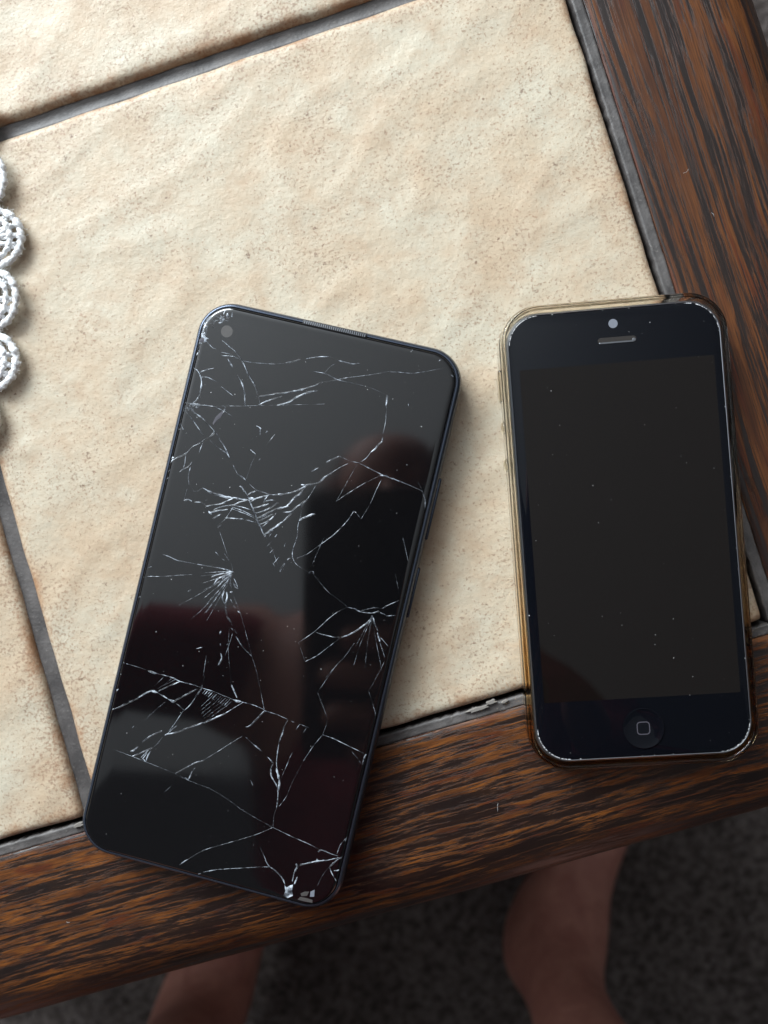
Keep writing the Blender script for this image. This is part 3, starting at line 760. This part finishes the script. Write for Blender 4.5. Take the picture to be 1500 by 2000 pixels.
# ------------------------------------------------------------------ small phone in its yellowed case
SM_C, SM_A = (-31.018, 35.517), math.radians(-12.864)
small = empty('smartphone', W(*SM_C, 0.25), SM_A)
tag(small, 'small black smartphone with round home button in a yellowed clear case', 'smartphone')
SW, SH, SR = 58.6, 123.8, 9.2
zc = 1.1
o = link('body', loft(SW, SH, SR, [(1.0, zc), (0.35, zc+0.25), (0.0, zc+0.9), (0.0, zc+6.5), (0.12, zc+7.0), (0.62, zc+7.5), (0.75, zc+7.42), (0.8, zc+7.0)], n=14), M['metal'], small); sharp(o, 30)
ST = zc + 7.62
front = link('front_glass', loft(SW - 1.7, SH - 1.7, SR - 0.85, [(0, zc+6.8), (0, ST-0.14), (0.06, ST-0.05), (0.2, ST)], n=14), M['glass_small'], small); sharp(front, 40)
disp = link('display', loft(52.6, 91.6, 0.3, [(0, ST-0.1), (0, ST+0.012)], n=2), M['display'], small, smooth=False); disp.location = (0.2*S, 0.5*S, 0)
fc = link('front_camera', disc_mesh(1.25, ST-0.2, ST+0.012), M['lens'], small, smooth=False); fc.location = (0.2*S, 57.1*S, 0)
# earpiece slot: dark mesh with a pale lower lip
ep = link('earpiece', loft(10.4, 1.75, 0.85, [(0, ST-0.3), (0, ST+0.010)], n=6), M['mesh_dark'], small, smooth=False); ep.location = (0.95*S, 52.5*S, 0)
lip = link('slot_lip', loft(9.4, 0.46, 0.2, [(0, 0), (0, 0.10), (0.08, 0.16)], n=4), M['metal'], ep, smooth=False); lip.location = (-0.2*S, -0.62*S, (ST-0.02)*S)
glint = link('slot_glint', disc_mesh(0.5, 0, 0.2, 14, 0.12), M['metal'], ep, smooth=False); glint.location = (4.55*S, -0.25*S, (ST-0.02)*S)  # small metal disc added as a glint at the slot's right end
# home button: a shallow dished disc with a raised thin ring and a rounded-square print
def dish_mesh(r, n=48):
    verts, faces = [], []
    prof = [(r, 0.03), (r-0.10, 0.055), (r-0.24, 0.025), (r-0.5, -0.05), (r*0.72, -0.14), (r*0.45, -0.19), (r*0.2, -0.205)]
    for q, z in prof:
        for i in range(n): verts.append((q*math.cos(2*math.pi*i/n)*S, q*math.sin(2*math.pi*i/n)*S, z*S))
    for k in range(len(prof)-1):
        for i in range(n): faces.append((k*n+i, k*n+(i+1) % n, (k+1)*n+(i+1) % n, (k+1)*n+i))
    faces.append(tuple((len(prof)-1)*n+i for i in range(n)))
    return mesh_from(verts, faces)
home = link('home_button', dish_mesh(5.5), M['glass_small'], small); home.location = (0.05*S, -53.55*S, (ST + 0.23)*S)
ring_ = []
icon = link('button_icon', loft(3.55, 3.55, 0.95, [(0, -0.19), (0, -0.165), (0.26, -0.165), (0.26, -0.19)], cap_bottom=False, cap_top=False, n=6, closed=True), M['ink'], home, smooth=False)
# case: floor, wall and lip in clear yellowed silicone
CW, CH, CRr = 62.1, 128.3, 11.0
case = link('case', loft(CW, CH, CRr, [(1.6, 0.0), (0.6, 0.25), (0.12, 0.9), (0.0, 2.0), (0.02, 6.6), (0.18, 8.2), (0.6, 9.0), (1.0, 9.1), (1.45, 8.95), (1.68, 8.5), (1.7, 7.4), (1.72, 2.0), (2.1, 1.06), (3.0, 1.0)], n=14), M['case'], small)
for v0, y0, y1 in ((0.75, 38.4, 47.3), ):
    b = link('switch_cover', box_mesh(-(CW/2 + v0)*S, -(CW/2 - 0.6)*S, y0*S, y1*S, 2.6*S, 7.2*S, 0.0006), M['case'], case)
for yc in (31.2, 20.7):
    bm = bmesh.new(); bmesh.ops.create_uvsphere(bm, u_segments=18, v_segments=10, radius=1.0)
    for v in bm.verts: v.co = Vector((-(CW/2) + v.co.x*0.95, yc + v.co.y*1.85, 5.0 + v.co.z*1.85)) * S
    mm = bpy.data.meshes.new('m'); bm.to_mesh(mm); bm.free()
    link('volume_cover', mm, M['case'], case)
for y0, y1 in ((-31.0, -28.2),):
    link('case_rib', box_mesh((CW/2 - 0.7)*S, (CW/2 + 0.35)*S, y0*S, y1*S, 2.2*S, 7.4*S, 0.0004), M['case'], case)

# ------------------------------------------------------------------ dust and lint
def dust_on(parent, w, h, z, count, seed, name='dust', rmin=0.05, rmax=0.14):
    random.seed(seed); bm = bmesh.new()
    for _ in range(count):
        x, y = random.uniform(-w/2, w/2), random.uniform(-h/2, h/2)
        r = rmin + (rmax - rmin) * random.random() ** 3
        mt = Matrix.Translation((x*S, y*S, (z + r*0.4)*S)) @ Matrix.Rotation(random.uniform(0, 6.28), 4, 'Z') @ Matrix.Diagonal((r*S*random.uniform(0.8, 2.6), r*S, r*S*0.6, 1))
        bmesh.ops.create_icosphere(bm, subdivisions=1, radius=1.0, matrix=mt)
    m = bpy.data.meshes.new('m'); bm.to_mesh(m); bm.free()
    return tag(link(name, m, M['dust'], parent, smooth=False), kind='stuff')
dust_on(big, BIG_W - 9, BIG_H - 9, BIG_T, 170, 3, rmin=0.025, rmax=0.10)
dust_on(small, SW - 5, SH - 5, ST, 75, 5, rmin=0.02, rmax=0.085)
def rim_grime():
    random.seed(12); bm = bmesh.new()
    pts = rrect(SW - 1.9, SH - 1.9, SR - 0.9, 14); n = len(pts)
    for _ in range(260):
        i = random.randrange(n); t = random.random(); a, b = pts[i], pts[(i+1) % n]
        x, y = a[0]+(b[0]-a[0])*t, a[1]+(b[1]-a[1])*t
        r = random.uniform(0.04, 0.13)
        bmesh.ops.create_icosphere(bm, subdivisions=1, radius=1.0, matrix=Matrix.Translation((x*S, y*S, (ST-0.05)*S)) @ Matrix.Diagonal((r*S*random.uniform(1, 2), r*S*random.uniform(1, 2), r*S*0.7, 1)))
    m = bpy.data.meshes.new('m'); bm.to_mesh(m); bm.free()
    tag(link('rim_grime', m, M['dust'], small, smooth=False), kind='stuff')
rim_grime()
def lint():
    random.seed(33); verts, faces = [], []
    spots = [(1345,330), (1390,416), (973,1568), (130,1800)]
    for px, py in spots:
        p = at(px, py, TZ + 0.0006); a = random.uniform(0, 6.28); L = random.uniform(0.7, 2.6) * S
        line = [p + Vector((math.cos(a + 0.25*math.sin(t*3+px))*L*t, math.sin(a + 0.25*math.sin(t*3+px))*L*t, 0.0002*math.sin(t*3))) for t in (0, .25, .5, .75, 1)]
        tube(line, 0.028*S, 5, verts, faces)
    o = link('lint', mesh_from(verts, faces), M['dust'], None)
    tag(o, 'tiny pale lint hairs scattered on the dark oak frame', 'lint', kind='stuff')
lint()

# ------------------------------------------------------------------ the photographer: person and the phone held over the table
RIGHT = ROT @ Vector((1, 0, 0)); RIGHT.z = 0; RIGHT.normalize()
UP = Vector((-RIGHT.y, RIGHT.x, 0))
def Pn(u, v, z): return Vector((CAM.x, CAM.y, 0)) + RIGHT * u + UP * v + Vector((0, 0, z))

held = bpy.data.objects.new('smartphone', None); col.objects.link(held)
held.matrix_world = Matrix.Translation(CAM + Vector((0, 0, 0.0025))) @ ROT.to_4x4()
tag(held, 'black phone held above the table, mirrored in the cracked screen', 'smartphone')
HX, HY, HW, HH = -30.0, -57.0, 80.0, 157.0
def shift(o): o.location = (HX*S, HY*S, 0); return o
shift(link('body', loft(HW, HH, 9.5, [(1.2, 0.3), (0.4, 0.8), (0.0, 2.4), (0.0, 6.0), (0.5, 7.6), (1.3, 8.2)], n=10), M['black'], held))
shift(link('screen_glass', loft(HW - 3, HH - 3, 8.2, [(0, 8.15), (0.2, 8.4)], n=10), M['glass_big'], held))
for yy in (0.0, -14.0, -26.0):
    if yy == 0.0: continue
    o = link('rear_lens', disc_mesh(4.6, -0.2, 0.6, 28), M['lens_dim'], held); o.rotation_euler = (0, 0, 0); o.location = (-1.0*S, yy*S, 0)

def skin_object(name, comps, mat, parent=None, levels=2):
    """comps: list of (points, radii, edges or None); one mesh grown with a Skin modifier"""
    verts, edges, radii, roots = [], [], [], []
    for pts, rads, eds in comps:
        b = len(verts); roots.append(b)
        verts += [tuple(p) for p in pts]; radii += rads
        edges += [(b+i, b+j) for i, j in (eds or [(i, i+1) for i in range(len(pts)-1)])]
    m = bpy.data.meshes.new('m'); m.from_pydata(verts, edges, []); m.update()
    o = bpy.data.objects.new(name, m); col.objects.link(o)
    if parent: o.parent = parent
    sk = o.modifiers.new('skin', 'SKIN'); sk.use_smooth_shade = True
    if not m.skin_vertices: m.skin_vertices.new() if hasattr(m.skin_vertices, 'new') else None
    lay = m.skin_vertices[0].data
    for i, r in enumerate(radii):
        rr = r if isinstance(r, tuple) else (r, r)
        lay[i].radius = rr; lay[i].use_root = i in roots
    ss = o.modifiers.new('smooth', 'SUBSURF'); ss.levels = levels; ss.render_levels = levels
    # bake so that the finished mesh carries its material and smooth shading
    dg = bpy.context.evaluated_depsgraph_get()
    me = bpy.data.meshes.new_from_object(o.evaluated_get(dg))
    o.modifiers.clear(); old = o.data; o.data = me; bpy.data.meshes.remove(old)
    me.materials.clear(); me.materials.append(mat)
    for p in me.polygons: p.use_smooth = True
    return o

def person():
    comps = []
    # feet and ankles are placed where the carpet shows them beside the table
    aR = at(1076, 1818, 0.080); aR.z = 0.080
    aL = at(392, 1990, 0.080); aL.z = 0.080
    sR = at(1117, 2000, 0.185); sL = at(335, 2085, 0.185)
    fR = (at(1120, 1690, 0.055) - aR); fR.z = 0; fR.normalize()
    fL = (at(440, 1850, 0.055) - aL); fL.z = 0; fL.normalize()
    hipc = Pn(0.0, -0.66, 0.56)
    kR, kL = Pn(0.155, -0.33, 0.50), Pn(-0.20, -0.36, 0.50)
    hR, hL = Pn(0.085, -0.63, 0.53), Pn(-0.085, -0.63, 0.53)
    ch, sh, nk = Pn(0.0, -0.40, 0.80), Pn(-0.005, -0.17, 0.955), Pn(-0.015, -0.09, 1.03)
    shR, shL = Pn(0.130, -0.21, 0.935), Pn(-0.145, -0.135, 0.935)
    elR, wrR = Pn(0.165, -0.30, 0.715), Pn(0.050, -0.150, 0.690)
    elL, wrL = Pn(-0.345, -0.090, 0.800), Pn(-0.410, -0.045, 0.535)
    pts = [hipc, ch, sh, nk, Pn(-0.022, -0.07, 1.075),              # 0..4 torso, neck, head base
           hR, (hR+kR)/2, kR, kR.lerp(sR, 0.35), sR, aR, aR + fR*0.045 + Vector((0, 0, -0.017)), aR + fR*0.10 + Vector((0, 0, -0.042)), aR + fR*0.150 + Vector((0, 0, -0.058)),   # 5..13
           hL, (hL+kL)/2, kL, kL.lerp(sL, 0.35), sL, aL, aL + fL*0.045 + Vector((0, 0, -0.017)), aL + fL*0.10 + Vector((0, 0, -0.042)), aL + fL*0.150 + Vector((0, 0, -0.058)),   # 14..22
           shR, (shR+elR)/2, elR, (elR+wrR)/2, wrR,                   # 23..27
           shL, (shL+elL)/2, elL, (elL+wrL)/2, wrL,                   # 28..32
           aR - fR*0.035 + Vector((0, 0, -0.045)), aL - fL*0.035 + Vector((0, 0, -0.045))]   # heels 33, 34
    rad = [(0.15, 0.11), (0.135, 0.10), (0.11, 0.085), 0.055, 0.058,
           0.085, 0.075, 0.055, 0.048, 0.0265, 0.0300, 0.0300, (0.034, 0.026), (0.036, 0.018),
           0.085, 0.075, 0.055, 0.048, 0.0290, 0.0310, 0.0310, (0.034, 0.026), (0.036, 0.018),
           0.052, 0.043, 0.037, 0.034, 0.027,
           0.052, 0.043, 0.037, 0.034, 0.027, 0.030, 0.030]
    ed = [(0, 1), (1, 2), (2, 3), (3, 4), (0, 5), (5, 6), (6, 7), (7, 8), (8, 9), (9, 10), (10, 11), (11, 12), (12, 13), (10, 33),
          (0, 14), (14, 15), (15, 16), (16, 17), (17, 18), (18, 19), (19, 20), (20, 21), (21, 22), (19, 34),
          (2, 23), (23, 24), (24, 25), (25, 26), (26, 27), (2, 28), (28, 29), (29, 30), (30, 31), (31, 32)]
    comps.append((pts, rad, ed))
    # ankle bones and toes
    for a, f, mir in ((aR, fR, 1), (aL, fL, -1)):
        s = Vector((f.y, -f.x, 0)) * mir              # towards the little toe
        comps.append(([a - s*0.018 + Vector((0, 0, 0.004)), a - s*0.027 + Vector((0, 0, 0.002))], [0.016, 0.0125], None))
        comps.append(([a + s*0.016 - f*0.005 + Vector((0, 0, -0.006)), a + s*0.022 - f*0.007 + Vector((0, 0, -0.008))], [0.015, 0.011], None))
        for k in range(5):
            off = -0.026 + 0.0135*k; L = (0.056, 0.052, 0.046, 0.040, 0.032)[k]; r = (0.012, 0.0085, 0.008, 0.0078, 0.0075)[k]
            b = a + f*0.138 + s*off; b.z = 0.020
            e = a + f*(0.140 + L) + s*(off*1.1); e.z = 0.0125
            comps.append(([b, (b+e)/2 + Vector((0, 0, 0.004)), e], [r, r*1.05, r*0.9], None))
    # head: skull, jaw, nose, ears, eyes, lips
    c = Pn(-0.030, 0.045, 1.115); fd = Vector((0, 0, -1)); top = (UP * 0.97 + Vector((0, 0, 0.22))).normalized(); sd = RIGHT
    comps.append(([Pn(-0.022, -0.07, 1.075), c - top*0.055 + fd*0.012, c, c + top*0.06], [0.056, (0.062, 0.07), (0.074, 0.088), (0.060, 0.07)], None))
    comps.append(([c - top*0.062 + fd*0.045, c - top*0.085 + fd*0.055], [0.034, 0.022], None))
    comps.append(([c + top*0.005 + fd*0.075, c - top*0.030 + fd*0.096], [0.009, 0.0135], None))
    for s in (-1, 1):
        comps.append(([c + sd*s*0.072 + top*0.012, c + sd*s*0.082 - top*0.018], [0.016, 0.011], None))
        comps.append(([c + sd*s*0.024 + top*0.008 + fd*0.068, c + sd*s*0.040 + top*0.008 + fd*0.064], [0.012, 0.010], None))
    comps.append(([c - sd*0.020 - top*0.058 + fd*0.074, c - top*0.057 + fd*0.080, c + sd*0.020 - top*0.058 + fd*0.074], [0.006, 0.0075, 0.006], None))
    # right hand grips the phone's long edge, its fingers lie across the phone's back
    zh = CAM.z + 0.004
    palm = Pn(0.036, -0.100, zh + 0.004); kn = Pn(0.030, -0.090, zh + 0.002)
    comps.append(([wrR, (wrR + palm)/2, palm, kn], [0.026, (0.030, 0.022), (0.036, 0.020), (0.034, 0.016)], None))
    for vv, tip in ((-0.066, -0.046), (-0.087, -0.058), (-0.110, -0.056), (-0.130, -0.040)):
        comps.append(([palm, Pn(0.024, vv, zh - 0.001), Pn(0.008, vv, zh - 0.0105), Pn(tip*0.45, vv + 0.002, zh - 0.0105), Pn(tip*0.8, vv + 0.002, zh - 0.0095), Pn(tip, vv + 0.001, zh - 0.0085)],
                      [0.012, 0.0105, 0.0095, 0.0090, 0.0083, 0.0070], None))
    comps.append(([palm, Pn(0.026, -0.062, zh + 0.013), Pn(0.010, -0.040, zh + 0.017), Pn(-0.004, -0.026, zh + 0.017)], [0.015, 0.012, 0.0105, 0.009], None))
    # left hand rests flat on the tiles beside the doily
    zt = TZ + 0.012
    pl = Pn(-0.425, 0.010, zt + 0.010); kl = Pn(-0.432, 0.045, zt + 0.006)
    comps.append(([wrL, Pn(-0.418, -0.018, zt + 0.036), pl, kl], [0.026, (0.028, 0.022), (0.038, 0.016), (0.036, 0.012)], None))
    for k in range(4):
        du = -0.030 + 0.020*k; L = (0.052, 0.068, 0.072, 0.064)[k]
        b0 = Pn(-0.434 + du, 0.050, zt + 0.003)
        comps.append(([pl, b0, b0 + UP*L*0.5 + Vector((0, 0, 0.004)), b0 + UP*L*0.82, b0 + UP*L - Vector((0, 0, 0.003))], [0.011, 0.0100, 0.0088, 0.0082, 0.0070], None))
    comps.append(([pl, Pn(-0.385, 0.020, zt + 0.004), Pn(-0.365, 0.040, zt + 0.002), Pn(-0.355, 0.060, zt - 0.001)], [0.014, 0.0115, 0.0105, 0.0085], None))
    body = skin_object('person', comps, M['skin'])
    tag(body, 'barefoot person in a burgundy top sitting at the table and leaning over it', 'person')
    # clothing
    def grow(idx_pts, idx_rad, e): return (idx_pts, idx_rad, e)
    g = 0.013
    sp = [hipc + Vector((0, 0, 0.02)), ch, sh, shR, (shR+elR)/2, elR, (elR+wrR)/2, wrR.lerp(elR, 0.18), shL, (shL+elL)/2, elL, (elL+wrL)/2, wrL.lerp(elL, 0.18), sh.lerp(nk, 0.45)]
    sr = [(0.165, 0.125), (0.152, 0.118), (0.128, 0.10), 0.066, 0.058, 0.052, 0.048, 0.040, 0.060, 0.050, 0.046, 0.044, 0.038, 0.078]
    se = [(0, 1), (1, 2), (2, 3), (3, 4), (4, 5), (5, 6), (6, 7), (2, 8), (8, 9), (9, 10), (10, 11), (11, 12), (2, 13)]
    skin_object('shirt', [(sp, sr, se)], M['shirt'], body)
    tp = [hipc, hR, (hR+kR)/2, (hR+kR)/2*0.45 + kR*0.55, hL, (hL+kL)/2, (hL+kL)/2*0.45 + kL*0.55]
    tr = [(0.160, 0.118), 0.098, 0.088, 0.080, 0.098, 0.088, 0.080]
    skin_object('shorts', [(tp, tr, [(0, 1), (1, 2), (2, 3), (0, 4), (4, 5), (5, 6)])], M['shorts'], body)
    skin_object('hair', [([c - top*0.03 - fd*0.030, c - fd*0.028 + top*0.02, c + top*0.052 - fd*0.012], [(0.076, 0.076), (0.086, 0.086), (0.072, 0.074)], None)], M['hair'], body)
person()
